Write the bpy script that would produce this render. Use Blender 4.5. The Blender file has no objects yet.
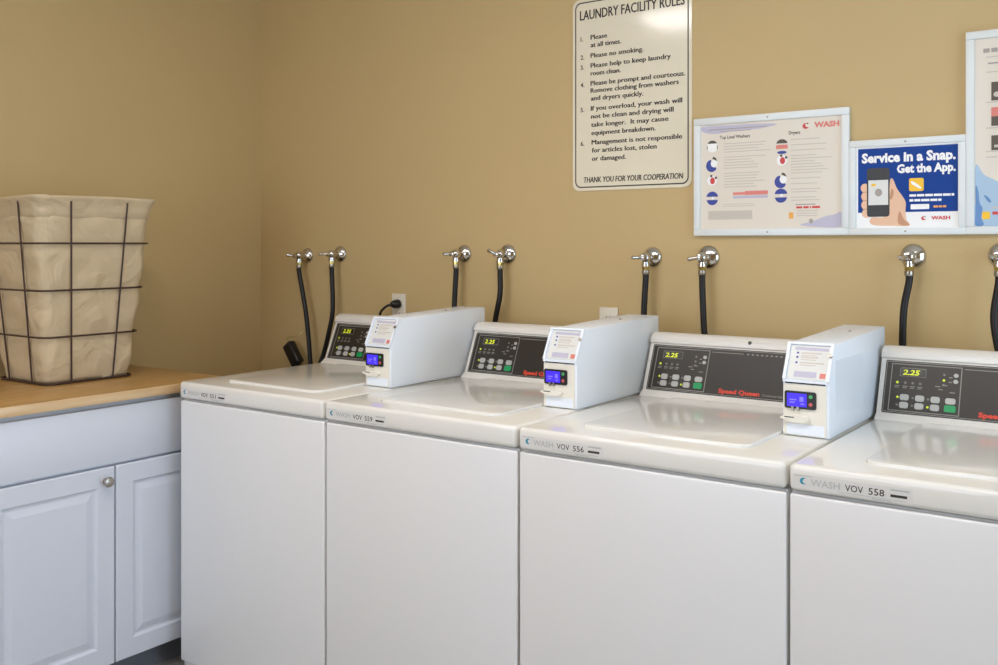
import bpy, bmesh, math, random
from mathutils import Vector, Matrix
random.seed(7)
C = bpy.context.scene.collection
PI = math.pi

# ------------------------------------------------------------------ materials
def lin(c):
    c = c / 255.0
    return c / 12.92 if c <= .04045 else ((c + .055) / 1.055) ** 2.4
def rgb(r, g, b): return (lin(r), lin(g), lin(b), 1.0)
MATS = {}
def mat(name, col, rough=.5, metal=0., spec=.5, emit=0., bump=0., bscale=200., var=0., vscale=6., coat=0.):
    if name in MATS: return MATS[name]
    m = bpy.data.materials.new(name); m.use_nodes = True
    nt = m.node_tree; b = nt.nodes['Principled BSDF']
    c = rgb(*col)
    b.inputs['Base Color'].default_value = c
    b.inputs['Roughness'].default_value = rough
    b.inputs['Metallic'].default_value = metal
    b.inputs['Specular IOR Level'].default_value = spec
    b.inputs['Coat Weight'].default_value = coat
    b.inputs['Coat Roughness'].default_value = .05
    if emit:
        b.inputs['Emission Color'].default_value = c
        b.inputs['Emission Strength'].default_value = emit
    tc = nt.nodes.new('ShaderNodeTexCoord')
    if bump:
        n = nt.nodes.new('ShaderNodeTexNoise'); n.inputs['Scale'].default_value = bscale; n.inputs['Detail'].default_value = 3
        bp = nt.nodes.new('ShaderNodeBump'); bp.inputs['Strength'].default_value = bump; bp.inputs['Distance'].default_value = .002
        nt.links.new(tc.outputs['Object'], n.inputs['Vector'])
        nt.links.new(n.outputs['Fac'], bp.inputs['Height'])
        nt.links.new(bp.outputs['Normal'], b.inputs['Normal'])
    if var:
        n = nt.nodes.new('ShaderNodeTexNoise'); n.inputs['Scale'].default_value = vscale; n.inputs['Detail'].default_value = 4
        mx = nt.nodes.new('ShaderNodeMix'); mx.data_type = 'RGBA'
        mx.inputs[6].default_value = tuple(x * (1 - var) for x in c[:3]) + (1,)
        mx.inputs[7].default_value = tuple(min(1, x * (1 + var)) for x in c[:3]) + (1,)
        nt.links.new(tc.outputs['Object'], n.inputs['Vector'])
        nt.links.new(n.outputs['Fac'], mx.inputs[0])
        nt.links.new(mx.outputs[2], b.inputs['Base Color'])
    MATS[name] = m
    return m

WALL = mat('tan_wall_paint', (197, 172, 123), .55, spec=.3, bump=.12, bscale=160, var=.02, vscale=3)
CEIL = mat('ceiling_paint', (236, 232, 222), .8)
FLOORM = mat('grey_vinyl_floor', (150, 146, 140), .4, var=.08, vscale=20)
ENAMEL = mat('white_enamel', (232, 230, 223), .11, spec=.55, bump=.008, bscale=30, coat=.08)
ENAMEL2 = mat('white_enamel_front', (230, 230, 229), .26, spec=.45)
DARKGAP = mat('dark_gap', (40, 38, 36), .8)
CONSOLE = mat('console_white', (226, 222, 214), .32)
FACE = mat('console_black_overlay', (44, 39, 32), .38, spec=.4)
GREYLINE = mat('console_grey_line', (140, 137, 128), .5)
BTN = mat('console_button_grey', (176, 176, 170), .4)
GREEN = mat('start_button_green', (10, 150, 84), .4)
REDTXT = mat('console_red_lettering', (214, 62, 34), .5)
LEDON = mat('lit_indicator', (190, 205, 30), .5, emit=.5)
LEDOFF = mat('unlit_indicator', (120, 118, 108), .5)
DIGIT = mat('display_digits', (200, 208, 40), .5, emit=.55)
LCDGLASS = mat('display_window', (30, 32, 22), .2)
BOXW = mat('white_powder_coat', (234, 241, 249), .3, spec=.5)
CREAM = mat('cream_faceplate', (232, 228, 215), .35)
BLACKP = mat('black_plastic', (20, 19, 20), .35)
LCDBLUE = mat('blue_backlit_screen', (62, 40, 235), .3, emit=.45)
LCDBLUE2 = mat('blue_screen_characters', (120, 110, 245), .3, emit=.5)
BTNG = mat('small_green_button', (70, 170, 100), .4)
BTNR = mat('small_red_button', (205, 90, 95), .4)
CHROME = mat('chrome', (205, 203, 200), .14, metal=1.)
STEEL = mat('brushed_nickel', (170, 163, 152), .28, metal=1.)
BRASS = mat('brass', (190, 172, 105), .3, metal=1.)
RUBBER = mat('black_rubber', (21, 19, 18), .42, spec=.4)
CAB = mat('white_thermofoil', (214, 219, 228), .42, spec=.4)
TOE = mat('toe_kick_grey', (120, 124, 134), .6)
OUTLET = mat('ivory_outlet_plastic', (222, 214, 196), .4)
SIGNW = mat('sign_enamel', (230, 222, 199), .10, spec=.6)
INK = mat('brown_black_ink', (52, 44, 38), .5)
FRAMEW = mat('white_frame_plastic', (224, 229, 228), .35)
PAPER = mat('cream_print', (226, 217, 202), .45)
PAPERW = mat('pale_print', (222, 223, 218), .4)
LAV = mat('lavender_wash_print', (190, 186, 204), .45)
PGREY = mat('pale_grey_print', (202, 193, 180), .45)
PGREY2 = mat('mid_grey_print', (165, 156, 148), .45)
PDARK = mat('olive_black_print', (84, 76, 62), .45)
PBLUE = mat('blue_print', (48, 66, 150), .45)
PNAVY = mat('royal_blue_print', (14, 62, 142), .5, spec=.2)
PRED = mat('red_print', (208, 62, 58), .45)
PPINK = mat('pale_red_print', (222, 128, 116), .45)
PORANGE = mat('orange_print', (236, 168, 72), .45)
PYEL = mat('yellow_print', (248, 196, 40), .45)
PWHITE = mat('white_print', (244, 244, 242), .4)
PSKIN = mat('skin_tone_print', (232, 190, 156), .45)
PSKIN2 = mat('skin_shadow_print', (200, 146, 110), .45)
PBLACK = mat('black_print', (34, 33, 31), .4)
PSKY = mat('pale_blue_print', (168, 194, 216), .45)
PSKY2 = mat('watery_blue_print', (98, 140, 190), .45)
STICK = mat('clear_grey_sticker', (221, 220, 216), .3)
STXT = mat('sticker_pale_grey_print', (184, 188, 186), .5)
TEAL = mat('teal_print', (40, 140, 165), .5)
LINER = mat('natural_canvas', (202, 183, 150), .85, spec=.15, bump=.3, bscale=420, var=.05, vscale=14)
nt = LINER.node_tree; b0 = nt.nodes['Bump']; nz = nt.nodes.new('ShaderNodeTexNoise'); nz.inputs['Scale'].default_value = 8; nz.inputs['Detail'].default_value = 2.5; nz.inputs['Distortion'].default_value = 1.2
b1 = nt.nodes.new('ShaderNodeBump'); b1.inputs['Strength'].default_value = .55; b1.inputs['Distance'].default_value = .03
nt.links.new(nt.nodes['Texture Coordinate'].outputs['Object'], nz.inputs['Vector']); nt.links.new(nz.outputs['Fac'], b1.inputs['Height']); nt.links.new(b1.outputs['Normal'], b0.inputs['Normal'])
WIRE = mat('dark_bronze_wire', (62, 42, 36), .4, spec=.5)
def lamp_mat(name, col, e):
    m = mat(name, (255, 255, 255), .5); p = m.node_tree.nodes['Principled BSDF']
    p.inputs['Base Color'].default_value = (.8, .8, .8, 1); p.inputs['Emission Color'].default_value = (*col, 1); p.inputs['Emission Strength'].default_value = e
    return m
LIGHTS = {'A': ((1., .955, .97), 13.6), 'C': ((.62, .80, 1.), 46.), 'D': ((.79, .86, 1.), 57.)}
DIFF = lamp_mat('lamp_diffuser', *LIGHTS['A'])
LAMPW = mat('lamp_housing_white', (240, 240, 238), .5)

def wood_mat(name, a, b):
    m = bpy.data.materials.new(name); m.use_nodes = True
    nt = m.node_tree; p = nt.nodes['Principled BSDF']; p.inputs['Roughness'].default_value = .3
    tc = nt.nodes.new('ShaderNodeTexCoord'); mp = nt.nodes.new('ShaderNodeMapping')
    mp.inputs['Scale'].default_value = (26, 2.2, 26)
    n = nt.nodes.new('ShaderNodeTexNoise'); n.inputs['Scale'].default_value = 1.6; n.inputs['Detail'].default_value = 6
    n.inputs['Distortion'].default_value = .6
    r = nt.nodes.new('ShaderNodeValToRGB')
    r.color_ramp.elements[0].position = .32; r.color_ramp.elements[0].color = rgb(*a)
    r.color_ramp.elements[1].position = .68; r.color_ramp.elements[1].color = rgb(*b)
    L = nt.links.new
    L(tc.outputs['Object'], mp.inputs['Vector']); L(mp.outputs['Vector'], n.inputs['Vector'])
    L(n.outputs['Fac'], r.inputs['Fac']); L(r.outputs['Color'], p.inputs['Base Color'])
    return m
WOOD = wood_mat('maple_laminate', (166, 127, 72), (188, 148, 91))
WOODE = wood_mat('maple_edge_band', (204, 168, 120), (222, 192, 148))

# ------------------------------------------------------------------ mesh helpers
def merge(dst, src):
    me = bpy.data.meshes.new('tmp'); src.to_mesh(me); src.free(); dst.from_mesh(me); bpy.data.meshes.remove(me)
def box(bm, x0, x1, y0, y1, z0, z1, bev=0., seg=2):
    t = bmesh.new(); bmesh.ops.create_cube(t, size=1)
    for v in t.verts:
        v.co = Vector((x0 + (v.co.x + .5) * (x1 - x0), y0 + (v.co.y + .5) * (y1 - y0), z0 + (v.co.z + .5) * (z1 - z0)))
    if bev: bmesh.ops.bevel(t, geom=t.edges[:], offset=bev, segments=seg, profile=.5, affect='EDGES')
    merge(bm, t)
def prism(bm, pts, a, b, fn, bev=0., seg=2):
    """extrude a 2D polygon; fn(u, v, w) -> 3D point, w runs a..b"""
    t = bmesh.new()
    A = [t.verts.new(fn(u, v, a)) for u, v in pts]; B = [t.verts.new(fn(u, v, b)) for u, v in pts]
    n = len(pts)
    t.faces.new(A); t.faces.new(B[::-1])
    for i in range(n): t.faces.new((A[i], B[i], B[(i + 1) % n], A[(i + 1) % n]))
    bmesh.ops.recalc_face_normals(t, faces=t.faces[:])
    if bev: bmesh.ops.bevel(t, geom=t.edges[:], offset=bev, segments=seg, profile=.5, affect='EDGES')
    merge(bm, t)
def rrect(x0, x1, y0, y1, r, n=5):
    P = []
    for cx, cy, a0 in ((x1 - r, y1 - r, 0), (x0 + r, y1 - r, 90), (x0 + r, y0 + r, 180), (x1 - r, y0 + r, 270)):
        for i in range(n + 1):
            a = math.radians(a0 + 90 * i / n); P.append((cx + r * math.cos(a), cy + r * math.sin(a)))
    return P
def ellipse(cx, cy, rx, ry=None, n=20, a0=0, a1=360):
    ry = ry or rx
    k = n if a1 - a0 >= 360 else n + 1
    return [(cx + rx * math.cos(math.radians(a0 + (a1 - a0) * i / n)), cy + ry * math.sin(math.radians(a0 + (a1 - a0) * i / n))) for i in range(k)]
def smooth_pts(P, n=6, closed=True):
    out = []; m = len(P)
    rng = range(m) if closed else range(m - 1)
    for i in rng:
        g = lambda j: Vector(P[j % m]) if closed else Vector(P[max(0, min(m - 1, j))])
        p0, p1, p2, p3 = g(i - 1), g(i), g(i + 1), g(i + 2)
        for k in range(n):
            t = k / n
            out.append(.5 * ((2 * p1) + (p2 - p0) * t + (2 * p0 - 5 * p1 + 4 * p2 - p3) * t * t + (3 * p1 - p0 - 3 * p2 + p3) * t ** 3))
    if not closed: out.append(Vector(P[-1]))
    return out
def tube(bm, pts, r, n=10, closed=False, caps=True):
    t = bmesh.new(); pts = [Vector(p) for p in pts]; m = len(pts)
    rad = r if isinstance(r, (list, tuple)) else [r] * m
    rings = []; ref = None
    for i, p in enumerate(pts):
        if closed: d = pts[(i + 1) % m] - pts[i - 1]
        else: d = pts[min(i + 1, m - 1)] - pts[max(i - 1, 0)]
        d.normalize()
        if ref is None: ref = Vector((0, 0, 1)) if abs(d.z) < .9 else Vector((1, 0, 0))
        s = d.cross(ref).normalized(); ref = s.cross(d).normalized()
        rings.append([t.verts.new(p + rad[i] * (math.cos(2 * PI * k / n) * s + math.sin(2 * PI * k / n) * ref)) for k in range(n)])
    for i in range(m if closed else m - 1):
        A, B = rings[i], rings[(i + 1) % m]
        for k in range(n): t.faces.new((A[k], A[(k + 1) % n], B[(k + 1) % n], B[k]))
    if not closed and caps: t.faces.new(rings[0][::-1]); t.faces.new(rings[-1])
    bmesh.ops.recalc_face_normals(t, faces=t.faces[:])
    merge(bm, t)
def lathe(bm, prof, origin, axis, n=24):
    """prof: list of (radius, distance along axis)"""
    ax = Vector(axis).normalized(); s = ax.cross(Vector((0, 0, 1)) if abs(ax.z) < .9 else Vector((1, 0, 0))).normalized(); q = ax.cross(s)
    t = bmesh.new(); R = []
    for r, h in prof:
        R.append([t.verts.new(Vector(origin) + ax * h + max(r, 1e-5) * (math.cos(2 * PI * k / n) * s + math.sin(2 * PI * k / n) * q)) for k in range(n)])
    for i in range(len(R) - 1):
        for k in range(n): t.faces.new((R[i][k], R[i][(k + 1) % n], R[i + 1][(k + 1) % n], R[i + 1][k]))
    t.faces.new(R[0]); t.faces.new(R[-1][::-1])
    bmesh.ops.remove_doubles(t, verts=t.verts[:], dist=2e-5)
    bmesh.ops.recalc_face_normals(t, faces=t.faces[:])
    merge(bm, t)

def root_loc(o):
    while o.parent: o = o.parent
    return o.location
def obj(name, bm, m, parent=None, origin=None, angle=35):
    me = bpy.data.meshes.new(name)
    off = root_loc(parent) if parent else (Vector(origin) if origin else Vector((0, 0, 0)))
    for v in bm.verts: v.co -= off
    bm.to_mesh(me); bm.free()
    me.polygons.foreach_set('use_smooth', [True] * len(me.polygons))
    me.set_sharp_from_angle(angle=math.radians(angle))
    o = bpy.data.objects.new(name, me); C.objects.link(o)
    if parent: o.parent = parent
    else: o.location = off
    me.materials.append(m)
    return o
def one(name, m, parent, *args, **kw):
    bm = bmesh.new(); box(bm, *args, **kw); return obj(name, bm, m, parent)
def tag(o, label, cat, group=None):
    o['label'] = label; o['category'] = cat
    if group: o['group'] = group
    return o
def thing(name, label, cat, loc, group=None):
    o = bpy.data.objects.new(name, None); C.objects.link(o); o.location = loc; o.empty_display_size = .1
    return tag(o, label, cat, group)
def struct(name, bm, m):
    o = obj(name, bm, m); o['kind'] = 'structure'; return o

# ------------------------------------------------------------------ flat printing on a plane
class Plane:
    """u right, v up, n outwards"""
    def __init__(s, o, u, v):
        s.o = Vector(o); s.u = Vector(u).normalized(); s.v = Vector(v).normalized(); s.n = s.u.cross(s.v).normalized()
    def P(s, a, b, h=0.): return s.o + s.u * a + s.v * b + s.n * h
    def poly(s, bm, pts, h=.0004, d=.0003):
        prism(bm, [(p[0], p[1]) for p in pts], h - d, h, s.P)
    def rect(s, bm, x0, x1, y0, y1, h=.0004, d=.0003, r=0.):
        s.poly(bm, rrect(x0, x1, y0, y1, r) if r else [(x0, y0), (x1, y0), (x1, y1), (x0, y1)], h, d)
    def text(s, bm, txt, x0, x1, y, cap, h=.0005, bold=0., slant=0.):
        """lettering from x0 to x1 (None keeps natural width), capital height cap"""
        cu = bpy.data.curves.new('t', 'FONT'); cu.body = txt; cu.size = 1.; cu.offset = bold; cu.resolution_u = 2; cu.shear = slant
        ob = bpy.data.objects.new('t', cu); C.objects.link(ob)
        dg = bpy.context.evaluated_depsgraph_get(); ev = ob.evaluated_get(dg); me = ev.to_mesh()
        xs = [v.co.x for v in me.vertices]; lo, hi = min(xs), max(xs)
        k = cap / .73; kx = k if x1 is None else (x1 - x0) / (hi - lo)
        t = bmesh.new(); t.from_mesh(me); ev.to_mesh_clear()
        for v in t.verts: v.co = s.P(x0 + (v.co.x - lo) * kx, y + v.co.y * k, h)
        merge(bm, t)
        bpy.data.objects.remove(ob); bpy.data.curves.remove(cu)
def pr(name, m, parent, fn):
    bm = bmesh.new(); fn(bm); return obj(name, bm, m, parent)

# ------------------------------------------------------------------ the room
XL, XR, YB, YF, ZC = -.697, 3.8, .925, -3.4, 2.6
bm = bmesh.new(); box(bm, XL - .1, XR + .1, YF - .1, YB + .1, -.1, 0); struct('floor', bm, FLOORM)
bm = bmesh.new(); box(bm, XL - .1, XR + .1, YF - .1, YB + .1, ZC, ZC + .1); struct('ceiling', bm, CEIL)
bm = bmesh.new(); box(bm, XL - .1, XR + .1, YB, YB + .1, 0, ZC); struct('wall_back', bm, WALL)
bm = bmesh.new(); box(bm, XL - .1, XL, YF, YB, 0, ZC); struct('wall_left', bm, WALL)
W0, W1, WZ0, WZ1 = -.3, 1.9, .75, 2.15               # unseen wide window, added behind the camera to let in frontal fill
bm = bmesh.new(); box(bm, XL - .1, W0, YF - .1, YF, 0, ZC); box(bm, W1, XR + .1, YF - .1, YF, 0, ZC); box(bm, W0, W1, YF - .1, YF, 0, WZ0); box(bm, W0, W1, YF - .1, YF, WZ1, ZC)
struct('wall_front', bm, WALL)
bm = bmesh.new()
for q in ((W0, W1, WZ0, WZ0 + .05), (W0, W1, WZ1 - .05, WZ1), (W0, W0 + .05, WZ0, WZ1), (W1 - .05, W1, WZ0, WZ1), ((W0 + W1) / 2 - .025, (W0 + W1) / 2 + .025, WZ0, WZ1)):
    box(bm, q[0], q[1], YF - .08, YF - .03, q[2], q[3])
struct('fill_window_1', bm, LAMPW)
# right wall with the open doorway that lets the daylight in
D0, D1, DH = -.8, .5, 2.05
bm = bmesh.new(); box(bm, XR, XR + .1, YF, D0, 0, ZC); box(bm, XR, XR + .1, D1, YB, 0, ZC); box(bm, XR, XR + .1, D0, D1, DH, ZC)
struct('wall_right', bm, WALL)
bm = bmesh.new()
box(bm, XR - .015, XR + .1, D0 - .06, D0, 0, DH + .06); box(bm, XR - .015, XR + .1, D1, D1 + .06, 0, DH + .06); box(bm, XR - .015, XR + .1, D0, D1, DH, DH + .06)
struct('trim_1', bm, LAMPW)
bm = bmesh.new(); box(bm, XL, XR, YB - .012, YB, 0, .09, .003); struct('baseboard_back', bm, LAMPW)

# ceiling lights
def ceiling_light(x, y, lx, ly, label, dm):
    t = thing('ceiling_light', label, 'ceiling light', (x, y, ZC - .07))
    bm = bmesh.new(); box(bm, x - lx / 2, x + lx / 2, y - ly / 2, y + ly / 2, ZC - .03, ZC, .004); obj('lamp_housing', bm, LAMPW, t)
    bm = bmesh.new(); box(bm, x - lx / 2 + .01, x + lx / 2 - .01, y - ly / 2 + .01, y + ly / 2 - .01, ZC - .07, ZC - .03, .012); obj('diffuser', bm, dm, t)
ceiling_light(1.52, -.82, 2.4, .30, 'long ceiling light above the washing machines', DIFF)

# ------------------------------------------------------------------ washing machines
FS = math.hypot(.055, .13); FV = Vector((0, .055 / FS, .13 / FS))
def cface(s, n):                                    # console face coordinates -> (y, z)
    return (.628 + FV.y * s - FV.z * n, .963 + FV.z * s + FV.y * n)
def washer(k, label, number, digits, dot):
    X = k * .66
    t = thing('washing_machine', label, 'washing machine', (X + .329, .38, 0), 'white top-loading washing machines in a row')
    x0, x1 = X + .003, X + .657
    one('cabinet', ENAMEL2, t, x0, x1, .014, .757, .025, .8935, bev=.004)
    one('front_panel', ENAMEL2, t, x0, x1, .0, .0135, .055, .8905, bev=.0065, seg=4)
    for a in (x0 + .05, x1 - .05):
        for b in (.06, .70):
            bm = bmesh.new(); lathe(bm, [(.02, 0), (.02, .008), (.008, .009), (.008, .03)], (a, b, 0), (0, 0, 1), 12); obj('foot', bm, RUBBER, t)
    bm = bmesh.new(); box(bm, x0, x1, -.004, .76, .8965, .95, .011, 4); top = obj('top_panel', bm, ENAMEL, t)
    # lid: shallow raised slab with rounded corners and a rolled front lip
    bm = bmesh.new()
    prism(bm, rrect(X + .125, X + .5475, .078, .592, .030, 6), .949, .9575, lambda u, v, w: Vector((u, v, w)))
    bmesh.ops.bevel(bm, geom=[e for e in bm.edges if all(v.co.z > .957 for v in e.verts)], offset=.0055, segments=3, profile=.6, affect='EDGES')
    obj('lid', bm, ENAMEL, t)
    # console
    prof = [(.604, .9495), cface(-.008, .007), cface(-.002, .005), cface(.0005, 0), cface(.1435, 0), cface(.146, .006), cface(.158, .009), cface(.167, .006),
            (cface(.170, 0)[0] + .01, 1.127), (.748, 1.124), (.76, 1.112), (.76, .9495)]
    bm = bmesh.new(); prism(bm, prof, X + .008, X + .549, lambda u, v, w: Vector((w, u, v)))
    bmesh.ops.bevel(bm, geom=[e for e in bm.edges if abs(e.verts[0].co.x - e.verts[1].co.x) < 1e-6], offset=.004, segments=2, profile=.5, affect='EDGES')
    con = obj('control_console', bm, CONSOLE, t, angle=28)
    F = Plane((X, .628, .963), (1, 0, 0), FV)
    ov = pr('control_overlay', FACE, con, lambda b: F.rect(b, .021, .535, .003, .1405, .0012, .0016, .004))
    def lines(b):
        def frame(a0, a1, b0, b1, w):
            for q in ((a0, a1, b0, b0 + w), (a0, a1, b1 - w, b1), (a0, a0 + w, b0 + w, b1 - w), (a1 - w, a1, b0 + w, b1 - w)): F.rect(b, *q, h=.0017)
        frame(.0235, .532, .0055, .138, .0016)
        frame(.036, .201, .0095, .1325, .0022)
        frame(.057, .119, .1005, .1225, .0011)
        F.rect(b, .206, .30, .1275, .1295, h=.0017)
        for i in range(16): F.rect(b, .31 + i * .0135, .3165 + i * .0135, .1265, .1300, h=.0017)
        for i, x in enumerate((.053, .072, .0895, .107)):
            F.rect(b, x - .006, x + .006, .0735, .0755, h=.0017); F.rect(b, x - .006, x + .004, .0695, .0712, h=.0017)
        for x, y, w in ((.142, .079, .012), (.158, .083, .012), (.150, .072, .010), (.172, .104, .008), (.172, .092, .008), (.176, .066, .012)): F.rect(b, x, x + w, y, y + .0022, h=.0017)
    pr('overlay_print', GREYLINE, con, lines)
    pr('display_window', LCDGLASS, con, lambda b: F.rect(b, .0585, .1175, .102, .121, h=.0016))
    pr('display_digits', DIGIT, con, lambda b: F.text(b, digits, .064, .104, .1045, .0135, h=.0021, bold=.03, slant=.15))
    for i, x in enumerate((.053, .072, .0895, .107)):
        pr('indicator', LEDON if i == 0 else LEDOFF, con, lambda b: F.poly(b, ellipse(x, .0835, .0032), .0022, .001))
    for r, y in enumerate((.0455, .0255)):
        for c, x in enumerate((.073, .109, .145)):
            pr('button', BTN, con, lambda b: F.rect(b, x - .0105, x + .0105, y - .0078, y + .0078, .0034, .0024, .005))
            pr('indicator', LEDON if (r, c) in ((0, 0), (1, 2)) else LEDOFF, con, lambda b: F.poly(b, ellipse(x - .0165, y, .0028), .0022, .001))
    pr('button', BTN, con, lambda b: F.rect(b, .168, .191, .0375, .0525, .0034, .0024, .005))
    bb = pr('button', GREEN, con, lambda b: F.rect(b, .1665, .1925, .0175, .0345, .0034, .0024, .004)); bb['label'] = 'green start button'
    for y in (.111, .0955): pr('button', BTN, con, lambda b: F.poly(b, ellipse(.188, y, .0055, .0052), .003, .002))
    for y in (.111, .097, .085): pr('indicator', LEDON if y == .097 and k == 3 else LEDOFF, con, lambda b: F.poly(b, ellipse(.161, y, .003), .0022, .001))
    pr('red_lettering', REDTXT, con, lambda b: F.text(b, 'Speed Queen', .243, .362, .0125, .0125, h=.0018, bold=.045))
    pr('grey_lettering', GREYLINE, con, lambda b: F.text(b, 'Commercial', .369, .425, .013, .0075, h=.0018))
    pr('screw_hole', BLACKP, con, lambda b: F.poly(b, ellipse(dot, .160, .0052), .0098, .004))
    # sticker on the front band
    S = Plane((X, -.004, .8965), (1, 0, 0), (0, 0, 1))
    st = pr('machine_sticker', STICK, t, lambda b: S.rect(b, .012, .238, .007, .036, .0004, .0006, .002))
    def swirl(b):
        S.poly(b, ellipse(.033, .0225, .0072, .0066, 18, 60, 300) + ellipse(.0375, .0225, .0058, .0052, 18, 290, 70)[::1], .0008)
    pr('swirl_logo', TEAL, st, swirl)
    pr('pale_lettering', STXT, st, lambda b: (S.text(b, 'WASH', .048, .104, .0155, .0135, .0008, bold=.01), S.rect(b, .015, .05, .032, .0335, .0008), S.rect(b, .10, .225, .0105, .0115, .0008), S.rect(b, .165, .2, .0075, .0090, .0008), S.rect(b, .198, .232, .0285, .0315, .0008)))
    pr('machine_number', INK, st, lambda b: (S.text(b, 'VOV', .114, .148, .0150, .0135, .0008, bold=.006), S.text(b, number, .158, .187, .0150, .0135, .0008, bold=.006), S.rect(b, .198, .228, .0165, .0215, .0008)))
    return t
washer(0, 'white washing machine nearest the wooden counter, below the two leftmost wall taps', '551', '2.25', .316)
washer(1, 'white washing machine second from the wooden counter, between two machines with payment boxes', '559', '2.25', .316)
washer(2, 'white washing machine third from the wooden counter, below the laundry rules sign', '556', '2.25', .316)
washer(3, 'white washing machine cut by the right picture edge, farthest from the wooden counter', '558', '2.25', .316)

# ------------------------------------------------------------------ payment boxes
def payment_box(k, label, panel):
    X = k * .66 + .552
    t = thing('payment_box', label, 'payment box', (X + .053, .51, .95), 'card payment boxes on the washing machines')
    prof = [(.278, .951), (.278, 1.078), (.320, 1.160), (.757, 1.1725), (.757, .951)]
    W = .1065
    bm = bmesh.new(); prism(bm, prof, X, X + W, lambda u, v, w: Vector((w, u, v)), bev=.003, seg=2); hs = obj('housing', bm, BOXW, t)
    if panel:
        bm = bmesh.new(); prism(bm, [(.318, 1.005), (.318, 1.125), (.545, 1.122), (.545, .985)], X + W - .001, X + W + .0012, lambda u, v, w: Vector((w, u, v)), bev=.0006, seg=1); obj('side_panel', bm, BOXW, t)
    F = Plane((X, .278, .951), (1, 0, 0), (0, 0, 1))
    pr('faceplate', CREAM, t, lambda b: F.rect(b, .003, .1, .002, .118, .0025, .003, .003))
    bz = pr('screen_bezel', BLACKP, t, lambda b: F.rect(b, .006, .078, .063, .103, .006, .004, .005))
    pr('screen', LCDBLUE, bz, lambda b: F.rect(b, .012, .057, .068, .098, .0066, .0008))
    pr('screen_characters', LCDBLUE2, bz, lambda b: (F.rect(b, .018, .034, .082, .085, .0070), F.rect(b, .018, .03, .076, .079, .0070), F.rect(b, .041, .05, .08, .091, .0070), F.rect(b, .043, .052, .073, .076, .0070)))
    g = pr('button', BTNG, bz, lambda b: F.poly(b, ellipse(.0665, .0925, .0042), .008, .003)); g['label'] = 'small green button'
    r = pr('button', BTNR, bz, lambda b: F.poly(b, ellipse(.0665, .075, .0042), .008, .003)); r['label'] = 'small red button'
    for x in (.025, .037): pr('contact_pin', STEEL, bz, lambda b: F.rect(b, x - .0028, x + .0028, .058, .068, .0085, .005, .001))
    cs = pr('card_slot', CREAM, t, lambda b: F.poly(b, smooth_pts([(-.001, .043), (.03, .050), (.055, .047), (.066, .041), (.052, .034), (.028, .033), (.004, .038)], 4), .013, .012))
    pr('slot_opening', BLACKP, cs, lambda b: F.rect(b, .008, .03, .0425, .0448, .0134, .001))
    pr('access_plate', BOXW, t, lambda b: F.rect(b, .010, .096, .004, .028, .0034, .0012, .001))
    pr('shadow_gap', DARKGAP, t, lambda b: F.rect(b, .006, .098, .1195, .1225, .0022, .001))
    pr('shelf_lip', BOXW, t, lambda b: F.rect(b, .001, .104, .1228, .128, .004, .004, .001))
    G = Plane((X, .278, 1.078), (1, 0, 0), (0, .042, .082))
    pr('display_rim', BOXW, t, lambda b: (G.rect(b, .0, .007, .0, .092, .006, .006, .001), G.rect(b, .0995, .1065, .0, .092, .006, .006, .001), G.rect(b, .007, .0995, .087, .092, .006, .006, .001)))
    cd = pr('instruction_card', PAPERW, t, lambda b: G.rect(b, .0085, .098, .003, .085, .0012, .001))
    pr('card_header', LAV, cd, lambda b: G.rect(b, .018, .095, .074, .081, .0016))
    pr('card_footer', LAV, cd, lambda b: G.rect(b, .024, .075, .008, .022, .0016))
    def tx(b):
        for y in (.067, .0565, .043):
            G.rect(b, .034, .09 - (y * 7 % .02), y - .0012, y + .0018, .0016); G.rect(b, .034, .07, y - .0065, y - .0045, .0016)
    pr('card_lettering', PGREY, cd, tx)
    pr('card_bullets', PBLUE, cd, lambda b: [G.poly(b, ellipse(.0255, y, .0026), .0016) for y in (.067, .0565, .043)])
    pr('card_stamp', PPINK, cd, lambda b: G.rect(b, .083, .096, .008, .020, .0016))
    bm = bmesh.new(); lathe(bm, [(.0045, 0), (.0045, .003), (.002, .0035)], G.P(.1025, .061, .006), G.n, 14); obj('lock', bm, STEEL, t)
    bm = bmesh.new(); lathe(bm, [(.004, 0), (.004, .002), (.002, .003)], (X + .06, .60, 1.1678), (0, 0, 1), 12); obj('screw', bm, STEEL, t)
payment_box(0, 'white card payment box on the washing machine nearest the counter', False)
payment_box(1, 'white card payment box on the second washing machine, in front of a bare wall socket', False)
payment_box(2, 'white card payment box beside the fully visible control panel at right, largest of the three', True)

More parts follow.
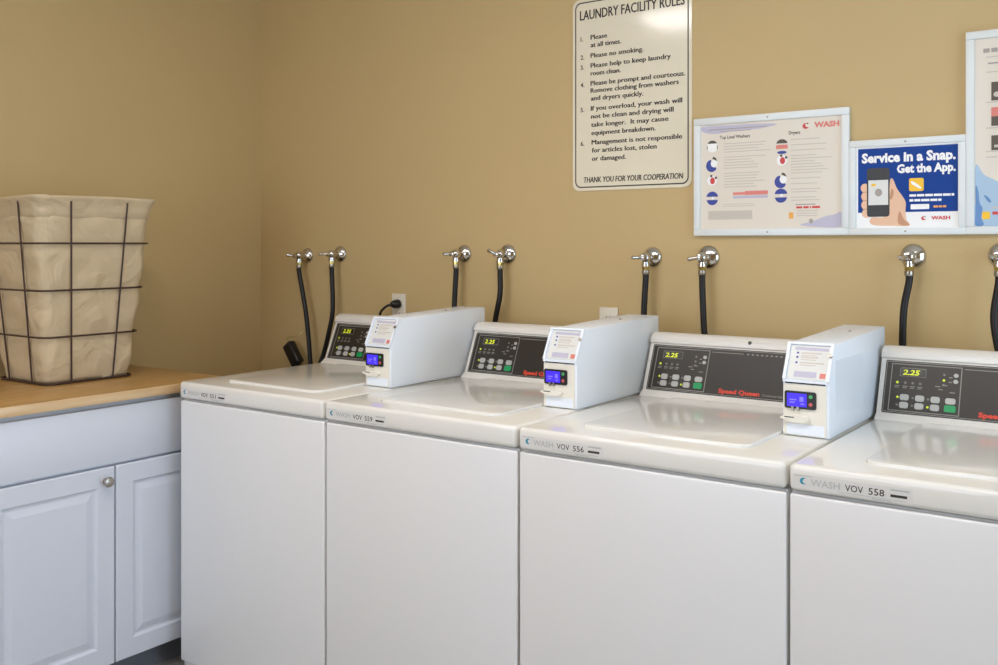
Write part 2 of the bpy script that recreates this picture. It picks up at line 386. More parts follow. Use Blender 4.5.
# ------------------------------------------------------------------ base cabinet and counter
cab = thing('base_cabinet', 'white two-door base cabinet under the wooden counter', 'cabinet', (-.38, -.20, 0))
CY0, CY1 = -.615, .226
bm = bmesh.new(); box(bm, XL + .002, -.086, CY0, CY1, .094, .902, .001); obj('carcass', bm, CAB, cab)
one('toe_kick', TOE, cab, XL + .002, -.14, CY0 + .002, CY1 - .002, 0, .094)
def door(y0, y1, z0, z1, name='door'):
    xf, xb = -.0655, -.0855
    rings = [(0, -.003), (.003, 0), (.058, 0), (.064, -.0055), (.070, -.0065), (.092, -.001), (.098, -.0008)]
    t = bmesh.new(); R = []
    for off, dx in rings:
        R.append([t.verts.new((xf + dx, y, z)) for y, z in ((y0 + off, z0 + off), (y1 - off, z0 + off), (y1 - off, z1 - off), (y0 + off, z1 - off))])
    Bk = [t.verts.new((xb, y, z)) for y, z in ((y0, z0), (y1, z0), (y1, z1), (y0, z1))]
    for A, B in zip([Bk] + R, R):
        for i in range(4): t.faces.new((A[i], A[(i + 1) % 4], B[(i + 1) % 4], B[i]))
    t.faces.new(R[-1]); t.faces.new(Bk[::-1])
    bmesh.ops.recalc_face_normals(t, faces=t.faces[:])
    return obj(name, t, CAB, cab, angle=12)
d1 = door(-.598, -.1875, .094, .704)
d2 = door(-.1825, .222, .094, .704)
bm = bmesh.new(); lathe(bm, [(.008, 0), (.0065, .004), (.006, .013), (.0145, .019), (.0165, .024), (.0145, .029), (.007, .0315), (0, .032)], (-.0655, -.222, .664), (1, 0, 0), 24)
kb = obj('knob', bm, STEEL, d1); kb['label'] = 'round brushed metal knob'
one('drawer_front', CAB, cab, -.0855, -.0655, -.598, .222, .712, .888, bev=.003)
ct = thing('countertop', 'light wood laminate counter with the canvas basket on it', 'counter', (-.37, -.2, .904))
bm = bmesh.new(); box(bm, XL + .001, -.053, CY0 - .02, .231, .904, .934, .002); obj('slab', bm, WOOD, ct)
bm = bmesh.new(); box(bm, -.0535, -.0505, CY0 - .02, .232, .9045, .9335, .001); box(bm, XL + .001, -.0505, .2305, .2325, .9045, .9335, .0008); obj('edge_band', bm, WOODE, ct)

# ------------------------------------------------------------------ laundry basket
bx, by, bz = -.489, -.098, .9345
H = .606
bk = thing('laundry_basket', 'black wire laundry basket with a cream canvas liner on the wooden counter', 'laundry basket', (bx, by, bz))
def half(h):                                        # half sizes in x and y at relative height 0..1
    return .150 + (.196 - .150) * h, .157 + (.217 - .157) * h
def loop(h, out=0., n=24, r=None):
    hx, hy = half(h); hx += out; hy += out
    r = r if r else .036 + .006 * h
    P = []
    # straight sides and round corners, counter-clockwise from the +x side
    def side(a, b):
        for i in range(n): P.append((a[0] + (b[0] - a[0]) * i / n, a[1] + (b[1] - a[1]) * i / n, i / n))
    def corner(cx, cy, a0):
        for i in range(8):
            a = math.radians(a0 + 90 * i / 8); P.append((cx + r * math.cos(a), cy + r * math.sin(a), -1))
    side((hx, -hy + r), (hx, hy - r)); corner(hx - r, hy - r, 0)
    side((hx - r, hy), (-hx + r, hy)); corner(-hx + r, hy - r, 90)
    side((-hx, hy - r), (-hx, -hy + r)); corner(-hx + r, -hy + r, 180)
    side((-hx + r, -hy), (hx - r, -hy)); corner(hx - r, -hy + r, 270)
    return P
def bulge(i, h, t):
    ring = abs(math.sin(PI * h * 4)) ** .6
    w = .55 + .45 * abs(math.cos(PI * t * 2.17)) if t >= 0 else .8
    f = math.sin(i * .31 + h * 11) * .35 + math.sin(i * .57 - h * 23 + 1.3) * .35 + math.sin(i * .17 + h * 37) * .3 + .5 * math.sin(i * .22 - h * 8) * math.sin(h * 19 + i * .11)
    if h > .88: return -.003 + .001 * f
    return -.0045 + .008 * ring * w + .0052 * f * ring
t = bmesh.new(); rows = []
NR = 56
for j in range(NR + 1):
    h = j / NR * .985
    L = loop(h, -.004)
    row = []
    for i, (x, y, s) in enumerate(L):
        d = Vector((x, y, 0)); dn = d.normalized() if d.length else d
        p = d + dn * bulge(i, h, s)
        p.x = max(p.x, -.204)
        row.append(t.verts.new((bx + p.x, by + p.y, bz + .006 + h * H)))
    rows.append(row)
for j in range(NR):
    for i in range(len(rows[0])):
        q = (i + 1) % len(rows[0]); t.faces.new((rows[j][i], rows[j][q], rows[j + 1][q], rows[j + 1][i]))
t.faces.new(rows[0][::-1])
bmesh.ops.recalc_face_normals(t, faces=t.faces[:])
ln = obj('canvas_liner', t, LINER, bk, angle=80)
md = ln.modifiers.new('thickness', 'SOLIDIFY'); md.thickness = .003; md.offset = -1
# folded hem over the top wire
t = bmesh.new(); rows = []
for h, o in ((.885, -.0045), (.887, -.0032), (.93, -.002), (.962, .0005), (.980, .0060), (.992, .0085), (1.0, .007), (1.002, .001), (.996, -.006), (.965, -.009)):
    rows.append([t.verts.new((bx + max(x + (.0012 * math.sin(i * .5 + h * 20)), -.204), by + y + .0012 * math.cos(i * .41 + h * 13), bz + .003 + h * H + .003 * math.sin(i * .11))) for i, (x, y, s) in enumerate(loop(h, o))])
for j in range(len(rows) - 1):
    for i in range(len(rows[0])):
        q = (i + 1) % len(rows[0]); t.faces.new((rows[j][i], rows[j][q], rows[j + 1][q], rows[j + 1][i]))
bmesh.ops.recalc_face_normals(t, faces=t.faces[:])
obj('folded_hem', t, LINER, bk, angle=60)
bm = bmesh.new()
def ring(h, r=.0032, dz=0, out=.002):
    tube(bm, [(bx + max(x, -.204), by + y, bz + .0035 + h * H + dz) for x, y, s in loop(h, out)], r, 8, closed=True)
for h in (0, .25, .5, .75): ring(h)
ring(.983, .0022, out=-.0015)
for sx, sy in ((1, 0), (-1, 0), (0, 1), (0, -1)):
    for f in (-.46, .46):
        pts = []
        for q in range(9):
            h = q / 8 * .975; hx, hy = half(h); hx += .004; hy += .004
            p = (sx * hx, f * hy) if sx else (f * hx, sy * hy)
            pts.append((bx + max(p[0], -.204), by + p[1], bz + .0035 + h * H))
        tube(bm, pts, .003, 8)
        hx, hy = half(0)
for f in (-.46, .46):
    hx, hy = half(0)
    tube(bm, [(bx - hx, by + f * hy, bz + .0033), (bx + hx, by + f * hy, bz + .0033)], .0028, 8)
obj('wire_frame', bm, WIRE, bk)

# ------------------------------------------------------------------ wall taps and hoses
def tap(x, z, ang, tilt, size, label):
    x += .006; z -= .008
    t = thing('wall_tap', label, 'tap', (x, YB, z), 'chrome wall taps above the washing machines')
    bm = bmesh.new(); lathe(bm, [(.034 * size, 0), (.034 * size, .003), (.030 * size, .010), (.020 * size, .016), (.013, .019), (.012, .022)], (x, YB, z), (0, -1, 0), 28); obj('flange', bm, CHROME, t)
    bm = bmesh.new()
    lathe(bm, [(.011, .015), (.011, .034), (.015, .037), (.0165, .045), (.0165, .057), (.014, .062), (.010, .065)], (x, YB, z), (0, -1, 0), 20)
    lathe(bm, [(.010, 0), (.0115, .016), (.0115, .020), (.014, .021), (.014, .028)], (x, YB - .050, z), (0, 0, -1), 18)
    body = obj('valve_body', bm, CHROME, t)
    # lever handle
    bm = bmesh.new()
    lathe(bm, [(.007, .060), (.007, .070), (.0095, .072), (.0095, .079), (.005, .081)], (x, YB, z), (0, -1, 0), 16)
    d = Vector((math.cos(ang) * math.cos(tilt), -math.sin(tilt), math.sin(ang) * math.cos(tilt)))
    p0 = Vector((x, YB - .075, z))
    tube(bm, [p0, p0 + d * .010, p0 + d * .024, p0 + d * .032, p0 + d * .036], [.006, .005, .0055, .0072, .0035], 12)
    obj('handle', bm, CHROME, t)
    bm = bmesh.new(); lathe(bm, [(.0125, 0), (.0125, .010), (.0105, .011), (.0105, .016)], (x, YB - .050, z - .026), (0, 0, -1), 8); obj('brass_outlet', bm, BRASS, t)
    return Vector((x, YB - .050, z - .040))
def hose(p, pts, label):
    t = thing('inlet_hose', label, 'hose', (p.x, p.y, p.z), 'black inlet hoses below the wall taps')
    P = [p + Vector((0, 0, -.004)), p + Vector((0, 0, -.03))] + [Vector(q) + Vector((.007, 0, 0)) for q in pts]
    bm = bmesh.new(); tube(bm, smooth_pts(P, 8, closed=False), .0098, 12); obj('rubber_hose', bm, RUBBER, t)
    bm = bmesh.new(); lathe(bm, [(.0118, 0), (.0125, .003), (.0125, .012), (.0112, .014)], p + Vector((0, 0, .0)), (0, 0, -1), 16); obj('coupling', bm, STEEL, t)
TAPS = [
 (-.405, 1.350, 175, .5, .92, [(-.362, .873, 1.10), (-.335, .870, .92), (-.32, .868, .75), (-.31, .865, .4), (-.29, .85, .05), (-.25, .80, .02)], 'leftmost wall tap, nearest the room corner', 'leftmost black hose, slanting right near the room corner'),
 (-.212, 1.357, 178, .75, .98, [(-.205, .872, 1.13), (-.225, .870, 1.03), (-.268, .868, .91), (-.275, .80, .80), (-.22, .79, .4), (-.19, .785, .05), (-.12, .78, .02)], 'second wall tap from the room corner', 'black hose bending left beside the first control panel'),
 (.432, 1.362, 182, .9, .98, [(.428, .870, 1.17), (.428, .868, 1.0), (.43, .86, .7), (.43, .85, .3), (.43, .84, .04), (.43, .78, .02)], 'wall tap left of the pair behind the second washing machine', 'black hose dropping straight behind the first payment box'),
 (.632, 1.362, 140, .8, 1.05, [(.632, .872, 1.21), (.612, .870, 1.11), (.60, .868, 1.0), (.60, .86, .7), (.60, .85, .3), (.60, .84, .04), (.60, .78, .02)], 'wall tap with its lever pointing up left, above the second control panel', 'black hose curving left behind the second control panel'),
 (1.208, 1.355, 180, .75, 1.0, [(1.202, .872, 1.17), (1.20, .868, 1.0), (1.20, .86, .7), (1.20, .85, .3), (1.20, .84, .04), (1.20, .78, .02)], 'wall tap below the gap left of the poster frames, above the second payment box', 'black hose dropping behind the back end of the second payment box'),
 (1.402, 1.357, 190, .35, 1.1, [(1.405, .872, 1.20), (1.412, .870, 1.10), (1.43, .868, .98), (1.44, .86, .7), (1.44, .85, .3), (1.44, .84, .04), (1.44, .78, .02)], 'wall tap directly below the left corner of the instruction poster', 'black hose dropping behind the third control panel'),
 (2.006, 1.365, 200, 1.2, 1.0, [(1.992, .872, 1.21), (1.989, .870, 1.10), (1.99, .868, .98), (2.0, .86, .7), (2.0, .85, .3), (2.0, .84, .04), (2.0, .78, .02)], 'wall tap below the blue phone poster', 'black hose behind the third payment box, below the blue phone poster'),
 (2.226, 1.368, 200, 1.2, 1.0, [(2.214, .872, 1.20), (2.226, .870, 1.11), (2.25, .868, 1.0), (2.26, .86, .7), (2.26, .85, .3), (2.26, .84, .04), (2.26, .78, .02)], 'rightmost wall tap, cut by the right picture edge', 'rightmost black hose, at the right picture edge'),
]
for x, z, a, tl, sz, pts, lt, lh in TAPS:
    p = tap(x, z, math.radians(a), tl, sz, lt)
    hose(p, pts, lh)

# ------------------------------------------------------------------ sockets, plug and adapter
def outlet(x0, x1, ztop, label):
    zc = ztop - .058
    t = thing('wall_socket', label, 'wall socket', ((x0 + x1) / 2, YB, zc), 'ivory wall sockets behind the machines')
    xc = (x0 + x1) / 2
    one('cover_plate', OUTLET, t, x0, x1, YB - .007, YB, ztop - .116, ztop, bev=.0025)
    for dz in (.021, -.021):
        bm = bmesh.new(); prism(bm, rrect(xc - .016, xc + .016, zc + dz - .014, zc + dz + .014, .008), YB - .0095, YB - .006, lambda u, v, w: Vector((u, w, v))); s = obj('receptacle', bm, OUTLET, t)
        bm = bmesh.new()
        for sx in (-.006, .006): box(bm, xc + sx - .001, xc + sx + .001, YB - .0101, YB - .0094, zc + dz - .001, zc + dz + .007)
        obj('slot', bm, DARKGAP, s)
    return xc, zc
xc, zc = outlet(.082, .152, 1.196, 'wall socket with a black plug, behind the first payment box')
t = thing('power_plug', 'black power plug in the wall socket above the first machine', 'plug', (xc, YB - .01, zc + .021))
bm = bmesh.new(); lathe(bm, [(.017, 0), (.018, .008), (.015, .026), (.010, .034)], (xc + .004, YB - .010, zc + .019), (-.25, -1, -.05), 16); obj('plug_body', bm, BLACKP, t)
bm = bmesh.new(); q = Vector((xc - .004, YB - .040, zc + .017)); tube(bm, smooth_pts([q, q + Vector((-.02, -.012, -.008)), q + Vector((-.045, -.018, -.035)), q + Vector((-.06, -.01, -.09)), q + Vector((-.05, .0, -.2)), q + Vector((-.03, .0, -.30))], 6, False), .0048, 10); obj('plug_cord', bm, RUBBER, t)
outlet(1.018, 1.088, 1.178, 'bare wall socket without a plug, behind the second payment box')
t = thing('power_adapter', 'small tilted black adapter with a thin wire, in the room corner below the hoses', 'adapter', (-.43, .87, .92))
bm = bmesh.new(); box(bm, -.026, .026, -.018, .018, -.052, .052, .007, 3)
M = Matrix.Translation((-.432, .872, .928)) @ Matrix.Rotation(math.radians(36), 4, 'Y').inverted()
bmesh.ops.transform(bm, matrix=M, verts=bm.verts[:]); obj('adapter_body', bm, BLACKP, t)
bm = bmesh.new(); tube(bm, smooth_pts([M @ Vector((-.004, 0, .05)), M @ Vector((.01, 0, .075)), Vector((-.42, .885, 1.005)), Vector((-.408, .90, 1.02))], 5, False), .0016, 8); obj('thin_wire', bm, BRASS, t)
bm = bmesh.new(); tube(bm, smooth_pts([M @ Vector((0, 0, -.05)), M @ Vector((0, 0, -.085)), Vector((-.40, .872, .72)), Vector((-.42, .87, .4)), Vector((-.43, .86, .06)), Vector((-.46, .80, .009)), Vector((-.55, .75, .009))], 6, False), .007, 10); obj('adapter_cord', bm, RUBBER, t)

# ------------------------------------------------------------------ rules sign
sg = thing('rules_sign', 'white metal sign with numbered laundry rules, highest on the back wall', 'sign', (1.131, YB, 1.571))
Sg = Plane((0, YB - .003, 0), (1, 0, 0), (0, 0, 1))
bm = bmesh.new(); prism(bm, rrect(.911, 1.352, 1.571, 2.224, .026, 8), YB - .003, YB - .0005, lambda u, v, w: Vector((u, w, v)), bev=.0006, seg=1); obj('plate', bm, SIGNW, sg)
def border(bm):
    A = rrect(.9215, 1.3415, 1.5815, 2.2135, .022, 8); B = rrect(.9255, 1.3375, 1.5855, 2.2095, .019, 8)
    n = len(A); t = bmesh.new()
    va = [t.verts.new(Sg.P(*p, .0005)) for p in A]; vb = [t.verts.new(Sg.P(*p, .0005)) for p in B]
    for i in range(n): t.faces.new((va[i], va[(i + 1) % n], vb[(i + 1) % n], vb[i]))
    merge(bm, t)
pr('border_line', INK, sg, border)
pr('heading', INK, sg, lambda b: [Sg.text(b, 'LAUNDRY FACILITY RULES', .940 + dx, 1.327 + dx, 2.153, .034, .0005 + dx * .1, bold=.006) for dx in (0, .0014)])
RULES = [
 ('1.', [('Please', .982, 1.045, 2.083), ('at all times.', .982, 1.098, 2.057)]),
 ('2.', [('Please no smoking.', .982, 1.180, 2.021)]),
 ('3.', [('Please help to keep laundry', .982, 1.278, 1.987), ('room clean.', .982, 1.096, 1.961)]),
 ('4.', [('Please be prompt and courteous.', .982, 1.328, 1.927), ('Remove clothing from washers', .982, 1.306, 1.902), ('and dryers quickly.', .983, 1.180, 1.876)]),
 ('5.', [('If you overload, your wash will', .983, 1.318, 1.842), ('not be clean and drying will', .984, 1.288, 1.815), ('take longer.  It may cause', .984, 1.270, 1.787), ('equipment breakdown.', .985, 1.224, 1.759)]),
 ('6.', [('Management is not responsible', .986, 1.318, 1.727), ('for articles lost, stolen', .987, 1.228, 1.700), ('or damaged.', .987, 1.116, 1.672)]),
]
for num, lines_ in RULES:
    pr('rule_number', INK, sg, lambda b: Sg.text(b, num, .943, None, lines_[0][3] - .002, .0155, bold=.02))
    def para(b):
        for s, a, c, z in lines_:
            for dx in (0, .0009, .0018): Sg.text(b, s, a + dx, c + dx, z, .0168, .0005 + dx * .1)
    pr('rule_paragraph', INK, sg, para)
pr('closing_line', INK, sg, lambda b: [Sg.text(b, 'THANK YOU FOR YOUR COOPERATION', .955 + dx, 1.322 + dx, 1.599, .0195, .0005 + dx * .1, bold=.006, slant=.12) for dx in (0, .0012)])

# ------------------------------------------------------------------ framed posters
FT = .017
def poster(x0, x1, z0, z1, inset, label, name='framed_poster'):
    t = thing(name, label, 'framed poster', ((x0 + x1) / 2, YB, z0), 'white framed posters on the back wall')
    i = inset
    bm = bmesh.new()
    for q in ((x0, x1, z0, z0 + i), (x0, x1, z1 - i, z1), (x0, x0 + i, z0 + i, z1 - i), (x1 - i, x1, z0 + i, z1 - i)):
        box(bm, q[0], q[1], YB - FT, YB, q[2], q[3], .002, 2)
    fr = obj('poster_frame', bm, FRAMEW, t)
    for zz in (z0 + i * .5, z1 - i * .5):
        bm = bmesh.new(); lathe(bm, [(.0028, 0), (.0028, .001)], ((x0 + x1) / 2, YB - FT, zz), (0, -1, 0), 10); obj('screw', bm, PGREY2, fr)
    bm = bmesh.new(); box(bm, x0 + i - .002, x1 - i + .002, YB - .010, YB - .0005, z0 + i - .002, z1 - i + .002); sh = obj('print_sheet', bm, PAPER if z1 > 1.7 else PWHITE, t)
    return t, Plane((0, YB - .010, 0), (1, 0, 0), (0, 0, 1)), sh

# instruction poster
t1, P1, s1 = poster(1.364, 1.842, 1.416, 1.783, .021, 'wide framed instruction poster with round pictures, next to the rules sign')
pr('lavender_wash', LAV, t1, lambda b: P1.poly(b, smooth_pts([(1.392, 1.757), (1.46, 1.757), (1.56, 1.755), (1.63, 1.750), (1.58, 1.740), (1.50, 1.738), (1.43, 1.733), (1.392, 1.742)], 4), .0004))
pr('lavender_wash', LAV, t1, lambda b: (P1.poly(b, smooth_pts([(1.818, 1.441), (1.74, 1.441), (1.70, 1.447), (1.74, 1.458), (1.77, 1.470), (1.80, 1.476), (1.818, 1.482)], 4), .0004)))
def head1(b):
    P1.text(b, 'Top Load Washers', 1.449, 1.546, 1.7155, .0105, .0006, bold=.02); P1.text(b, 'Dryers', 1.666, 1.700, 1.7155, .0105, .0006, bold=.02)
pr('heading', PDARK, t1, head1)
pr('header_lettering', PGREY2, t1, lambda b: (P1.rect(b, 1.41, 1.60, 1.744, 1.747, .0008), P1.rect(b, 1.45, 1.55, 1.737, 1.739, .0008)))
pr('contact_lettering', PGREY2, t1, lambda b: P1.rect(b, 1.686, 1.745, 1.5055, 1.5085, .0006))
pr('grey_emblem', PGREY2, t1, lambda b: P1.poly(b, ellipse(1.732, 1.4575, .006, .007), .0008))
def bars1(b):
    random.seed(3)
    for xa, xb in ((1.462, 1.61), (1.672, 1.80)):
        z = 1.700
        while z > 1.56 - (0 if xa < 1.6 else .04):
            P1.rect(b, xa, xb - random.random() * .06, z - .0013, z + .0013, .0006); z -= .0085 if random.random() < .75 else .016
    for z in (1.513, 1.507): P1.rect(b, 1.46, 1.56, z - .001, z + .001, .0006)
    P1.rect(b, 1.411, 1.553, 1.466, 1.493, .0005)
    for z in (1.488, 1.481, 1.474): P1.rect(b, 1.69, 1.75, z - .0012, z + .0012, .0006)
pr('small_lettering', PGREY, t1, bars1)
pr('logo_swirl', PRED, t1, lambda b: P1.poly(b, ellipse(1.7165, 1.7375, .0095, .0085, 16, 40, 320) + ellipse(1.722, 1.740, .0075, .0065, 14, 290, 75), .0007))
pr('logo_lettering', PPINK, t1, lambda b: P1.text(b, 'WASH', 1.741, 1.813, 1.7315, .0155, .0007, bold=.05))
pr('phone_number', PRED, t1, lambda b: [P1.rect(b, 1.688 + a, 1.688 + c, 1.4955, 1.5015, .0007) for a, c in ((0, .018), (.021, .037), (.040, .044), (.047, .070))])
pr('orange_band', PPINK, t1, lambda b: (P1.rect(b, 1.492, 1.53, 1.541, 1.549, .0007), P1.rect(b, 1.53, 1.602, 1.540, 1.552, .0007)))
pr('blue_band', LAV, t1, lambda b: P1.rect(b, 1.492, 1.602, 1.530, 1.538, .0007))
pr('orange_square', PORANGE, t1, lambda b: P1.rect(b, 1.666, 1.679, 1.466, 1.484, .0007))
def pict(cx, cz, kind):
    r = .0175
    if kind == 'open':
        pr('pictogram', PWHITE, t1, lambda b: P1.poly(b, ellipse(cx, cz, r), .0007)); pr('pictogram_detail', PDARK, t1, lambda b: (P1.poly(b, ellipse(cx, cz + .003, r, r * .95, 14, 25, 155), .0009), P1.rect(b, cx - r, cx - r + .002, cz - .008, cz + .004, .0009), P1.rect(b, cx + r - .002, cx + r, cz - .008, cz + .004, .0009)))
    if kind == 'pour':
        pr('pictogram', PBLUE, t1, lambda b: P1.poly(b, ellipse(cx - .002, cz - .004, r * 1.05, r * 1.1, 20, 100, 330), .0007)); pr('pictogram_detail', PWHITE, t1, lambda b: P1.poly(b, ellipse(cx + .006, cz + .003, r * .62, r * .7), .0009)); pr('pictogram_detail', PDARK, t1, lambda b: P1.poly(b, [(cx + .0, cz + .018), (cx + .016, cz + .010), (cx + .012, cz + .020), (cx + .004, cz + .024)], .0011))
    if kind == 'red':
        pr('pictogram', PWHITE, t1, lambda b: P1.poly(b, ellipse(cx, cz, r * .9), .0007)); pr('pictogram_detail', PRED, t1, lambda b: P1.poly(b, ellipse(cx + .002, cz - .001, r * .45, r * .6), .0009)); pr('pictogram_detail', PDARK, t1, lambda b: (P1.poly(b, ellipse(cx - .002, cz + .014, .004), .0009), P1.poly(b, ellipse(cx + .013, cz + .008, .004), .0009)))
    if kind == 'blue':
        pr('pictogram', PBLUE, t1, lambda b: (P1.poly(b, ellipse(cx, cz + .004, r * 1.1, r, 18, 5, 175), .0007), P1.poly(b, ellipse(cx, cz - .003, r * 1.05, r, 18, 185, 355), .0007))); pr('pictogram_detail', PWHITE, t1, lambda b: P1.poly(b, ellipse(cx + .002, cz + .001, .005, .005), .0009))
    if kind == 'bands':
        pr('pictogram', PDARK, t1, lambda b: P1.poly(b, ellipse(cx, cz + .004, r, r * .85, 14, 10, 170), .0007)); pr('pictogram_detail', PPINK, t1, lambda b: P1.rect(b, cx - r, cx + r, cz - .010, cz + .002, .0009)); pr('pictogram_detail', PBLUE, t1, lambda b: P1.poly(b, ellipse(cx, cz - .0205, .0145, .0045), .0009))
for a in ((1.424, 1.693, 'open'), (1.424, 1.638, 'pour'), (1.423, 1.588, 'red'), (1.424, 1.532, 'blue'), (1.645, 1.684, 'bands'), (1.645, 1.640, 'red'), (1.643, 1.580, 'pour'), (1.642, 1.534, 'blue')): pict(*a)

# phone poster
t2, P2, s2 = poster(1.842, 2.147, 1.416, 1.684, .019, 'small framed blue poster showing a hand holding a phone')
pr('blue_ground', PNAVY, t2, lambda b: P2.rect(b, 1.866, 2.129, 1.479, 1.660, .0005))
def slog(b):
    P2.text(b, 'Service in a Snap.', 1.876, 2.122, 1.6205, .0265, .0008, bold=.045); P2.text(b, 'Get the App.', 1.971, 2.122, 1.5885, .0235, .0008, bold=.045)
pr('slogan', PWHITE, t2, slog)
def hand_print(b):
    P2.poly(b, smooth_pts([(1.957, 1.574), (1.9525, 1.566), (1.951, 1.53), (1.948, 1.49), (1.935, 1.466), (1.905, 1.466), (1.898, 1.452), (1.912, 1.443), (1.96, 1.4415), (2.004, 1.4415), (1.996, 1.458), (1.9935, 1.482), (1.994, 1.506), (1.985, 1.524), (1.971, 1.545), (1.963, 1.566)], 4), .0008)
    for cx, cz, rx in ((1.8845, 1.549, .0115), (1.8865, 1.525, .012), (1.8865, 1.501, .012), (1.890, 1.477, .014)): P2.poly(b, ellipse(cx, cz, rx, .0125), .0008)
pr('hand_print', PSKIN, t2, hand_print)
pr('hand_shading', PSKIN2, t2, lambda b: P2.poly(b, smooth_pts([(1.957, 1.545), (1.963, 1.535), (1.957, 1.515), (1.952, 1.52)], 4), .0011))
pr('wrist_shading', PSKIN2, t2, lambda b: P2.poly(b, smooth_pts([(1.978, 1.482), (1.99, 1.458), (2.004, 1.443), (1.98, 1.443), (1.973, 1.455)], 4), .0011))
for z in (1.536, 1.512, 1.488): pr('finger_crease', PSKIN2, t2, lambda b: P2.rect(b, 1.878, 1.892, z, z + .0022, .0011))
pr('phone_print', PBLACK, t2, lambda b: P2.rect(b, 1.8905, 1.9515, 1.467, 1.604, .0014, .0003, .008))
pr('phone_screen_print', PAPERW, t2, lambda b: P2.rect(b, 1.8945, 1.9480, 1.500, 1.570, .0018))
pr('phone_screen_detail', PYEL, t2, lambda b: P2.rect(b, 1.903, 1.915, 1.553, 1.560, .0021))
pr('phone_screen_detail', PGREY2, t2, lambda b: (P2.poly(b, ellipse(1.922, 1.535, .010, .011), .0021),))
pr('yellow_icon', PYEL, t2, lambda b: P2.rect(b, 2.003, 2.041, 1.536, 1.572, .0009, .0003, .005))
pr('icon_detail', PWHITE, t2, lambda b: P2.poly(b, smooth_pts([(2.008, 1.564), (2.018, 1.560), (2.034, 1.546), (2.030, 1.543), (2.016, 1.552), (2.010, 1.556)], 4), .0013))
def t2txt(b):
    random.seed(5)
    for z, xe in ((1.5245, 2.118), (1.511, 2.086)):
        x = 2.004
        while x < xe:
            w = .010 + random.random() * .012; P2.rect(b, x, min(x + w, xe), z - .0035, z + .0030, .0009); x += w + .0022
    P2.rect(b, 2.007, 2.055, 1.486, 1.500, .0009, .0003, .002)
pr('small_lettering', PWHITE, t2, t2txt)
pr('orange_lettering', PORANGE, t2, lambda b: [P2.rect(b, 2.066 + a, 2.066 + c, 1.490, 1.4955, .0009) for a, c in ((0, .012), (.014, .022), (.024, .032))])
pr('logo_lettering', PRED, t2, lambda b: (P2.text(b, 'WASH', 2.060, 2.108, 1.4575, .0095, .0009, bold=.04), P2.poly(b, ellipse(2.041, 1.461, .0065, .0055, 16, 40, 320) + ellipse(2.045, 1.4625, .005, .004, 14, 290, 75), .0009)))

# tall poster at the right edge
t3, P3, s3 = poster(2.147, 2.62, 1.416, 1.956, .021, 'tall framed poster with dark photos and a watery blue corner, rightmost')
pr('watery_print', PSKY, t3, lambda b: P3.poly(b, smooth_pts([(2.1705, 1.44), (2.1705, 1.50), (2.1705, 1.60), (2.19, 1.575), (2.215, 1.56), (2.26, 1.535), (2.34, 1.51), (2.50, 1.47), (2.58, 1.44), (2.4, 1.4395)], 4), .0005))
pr('watery_print', PSKY2, t3, lambda b: (P3.poly(b, smooth_pts([(2.1705, 1.4395), (2.1705, 1.48), (2.1705, 1.545), (2.177, 1.53), (2.18, 1.50), (2.187, 1.485), (2.184, 1.46), (2.19, 1.441)], 4), .0008), P3.poly(b, smooth_pts([(2.19, 1.52), (2.20, 1.515), (2.208, 1.503), (2.203, 1.50), (2.196, 1.508)], 3), .0008)))
pr('header_lettering', PGREY2, t3, lambda b: ([P3.rect(b, 2.189 + i * .019, 2.204 + i * .019, 1.897, 1.908, .0007) for i in range(18)], P3.rect(b, 2.20, 2.54, 1.866, 1.870, .0007)))
def t3bars(b):
    for z0 in (1.885, 1.845, 1.765, 1.697, 1.635, 1.62): P3.rect(b, 2.195, 2.55, z0 - .0015, z0 + .0015, .0007)
    for z0 in (1.81, 1.80, 1.79, 1.745, 1.735, 1.725, 1.67, 1.66, 1.65): P3.rect(b, 2.30, 2.55, z0 - .0015, z0 + .0015, .0007)
    P3.rect(b, 2.21, 2.33, 1.484, 1.488, .0009)
pr('small_lettering', PGREY, t3, t3bars)
for za, zb in ((1.769, 1.818), (1.702, 1.751), (1.638, 1.677)): pr('photo_print', PDARK, t3, lambda b: P3.rect(b, 2.208, 2.285, za, zb, .0009))
pr('photo_detail', PPINK, t3, lambda b: (P3.rect(b, 2.208, 2.285, 1.727, 1.751, .0012),))
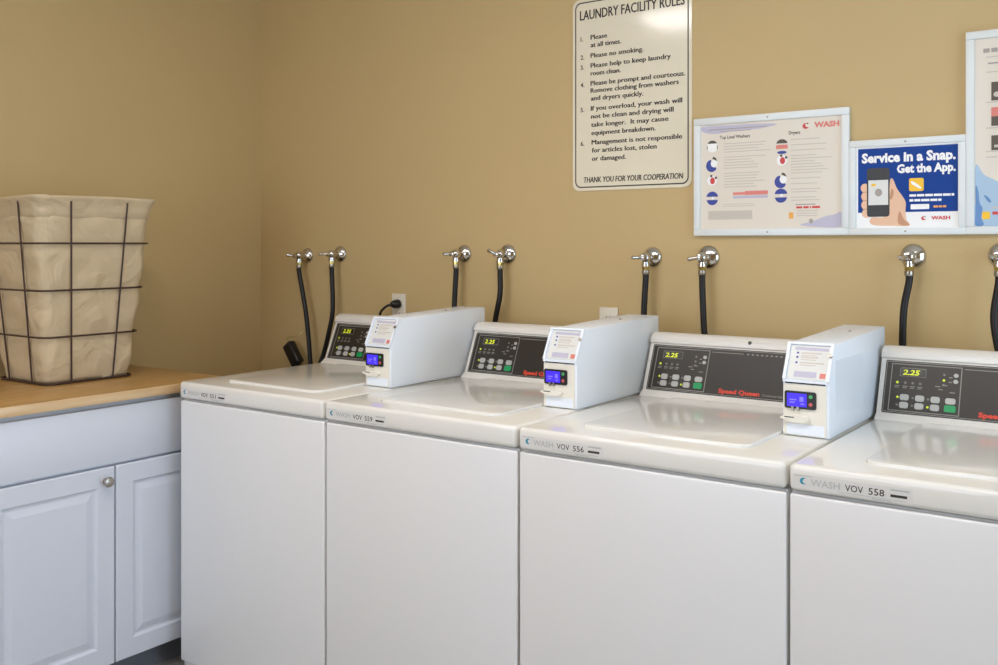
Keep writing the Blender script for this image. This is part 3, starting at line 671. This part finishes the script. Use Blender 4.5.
pr('photo_detail', PGREY, t3, lambda b: (P3.poly(b, ellipse(2.222, 1.785, .009, .007), .0012), P3.rect(b, 2.215, 2.275, 1.645, 1.652, .0012)))
pr('red_lettering', PRED, t3, lambda b: [P3.rect(b, 2.2105 + i * .018, 2.2105 + i * .018 + .014, 1.468, 1.476, .0009) for i in range(6)])
pr('yellow_icon', PYEL, t3, lambda b: P3.rect(b, 2.186, 2.205, 1.456, 1.476, .0011, .0003, .004))

# ------------------------------------------------------------------ light
def daylight(name, key, loc, to, sx, sy):
    c, e = LIGHTS[key]
    L = bpy.data.lights.new(name, 'AREA'); L.shape = 'RECTANGLE'; L.size = sx; L.size_y = sy; L.energy = e; L.color = c
    o = bpy.data.objects.new(name, L); C.objects.link(o); o.location = loc
    o.rotation_euler = (Vector(to) - Vector(loc)).to_track_quat('-Z', 'Y').to_euler()
daylight('doorway_daylight', 'C', (XR + .35, (D0 + D1) / 2, 1.1), (1.4, .2, 1.0), D1 - D0, 2.0)
daylight('window_fill', 'D', ((W0 + W1) / 2, YF - .4, 1.5), (1.2, 0, 1.1), W1 - W0, 1.4)  # area lamp added as frontal fill, shining through the unseen window
w = bpy.data.worlds.new('World'); bpy.context.scene.world = w; w.use_nodes = True
w.node_tree.nodes['Background'].inputs['Color'].default_value = (.62, .78, 1, 1); w.node_tree.nodes['Background'].inputs['Strength'].default_value = .3

# ------------------------------------------------------------------ camera
cam = bpy.data.cameras.new('camera'); co = bpy.data.objects.new('camera', cam); C.objects.link(co)
cam.sensor_fit = 'HORIZONTAL'; cam.sensor_width = 36; cam.lens = 964.98 / 998 * 36
cam.shift_y = -(332.5 - 244.11) / 998
co.location = (2.644, -1.914, 1.39); co.rotation_euler = (PI / 2, 0, .624706)
cam.clip_start = .05
sc = bpy.context.scene; sc.camera = co
sc.view_settings.view_transform = 'Standard'; sc.view_settings.look = 'None'; sc.view_settings.gamma = 1; sc.view_settings.exposure = -.13
sc.view_settings.use_curve_mapping = False
sc.cycles.max_bounces = 8; sc.cycles.diffuse_bounces = 5; sc.cycles.sample_clamp_indirect = 6
sc.cycles.use_denoising = True
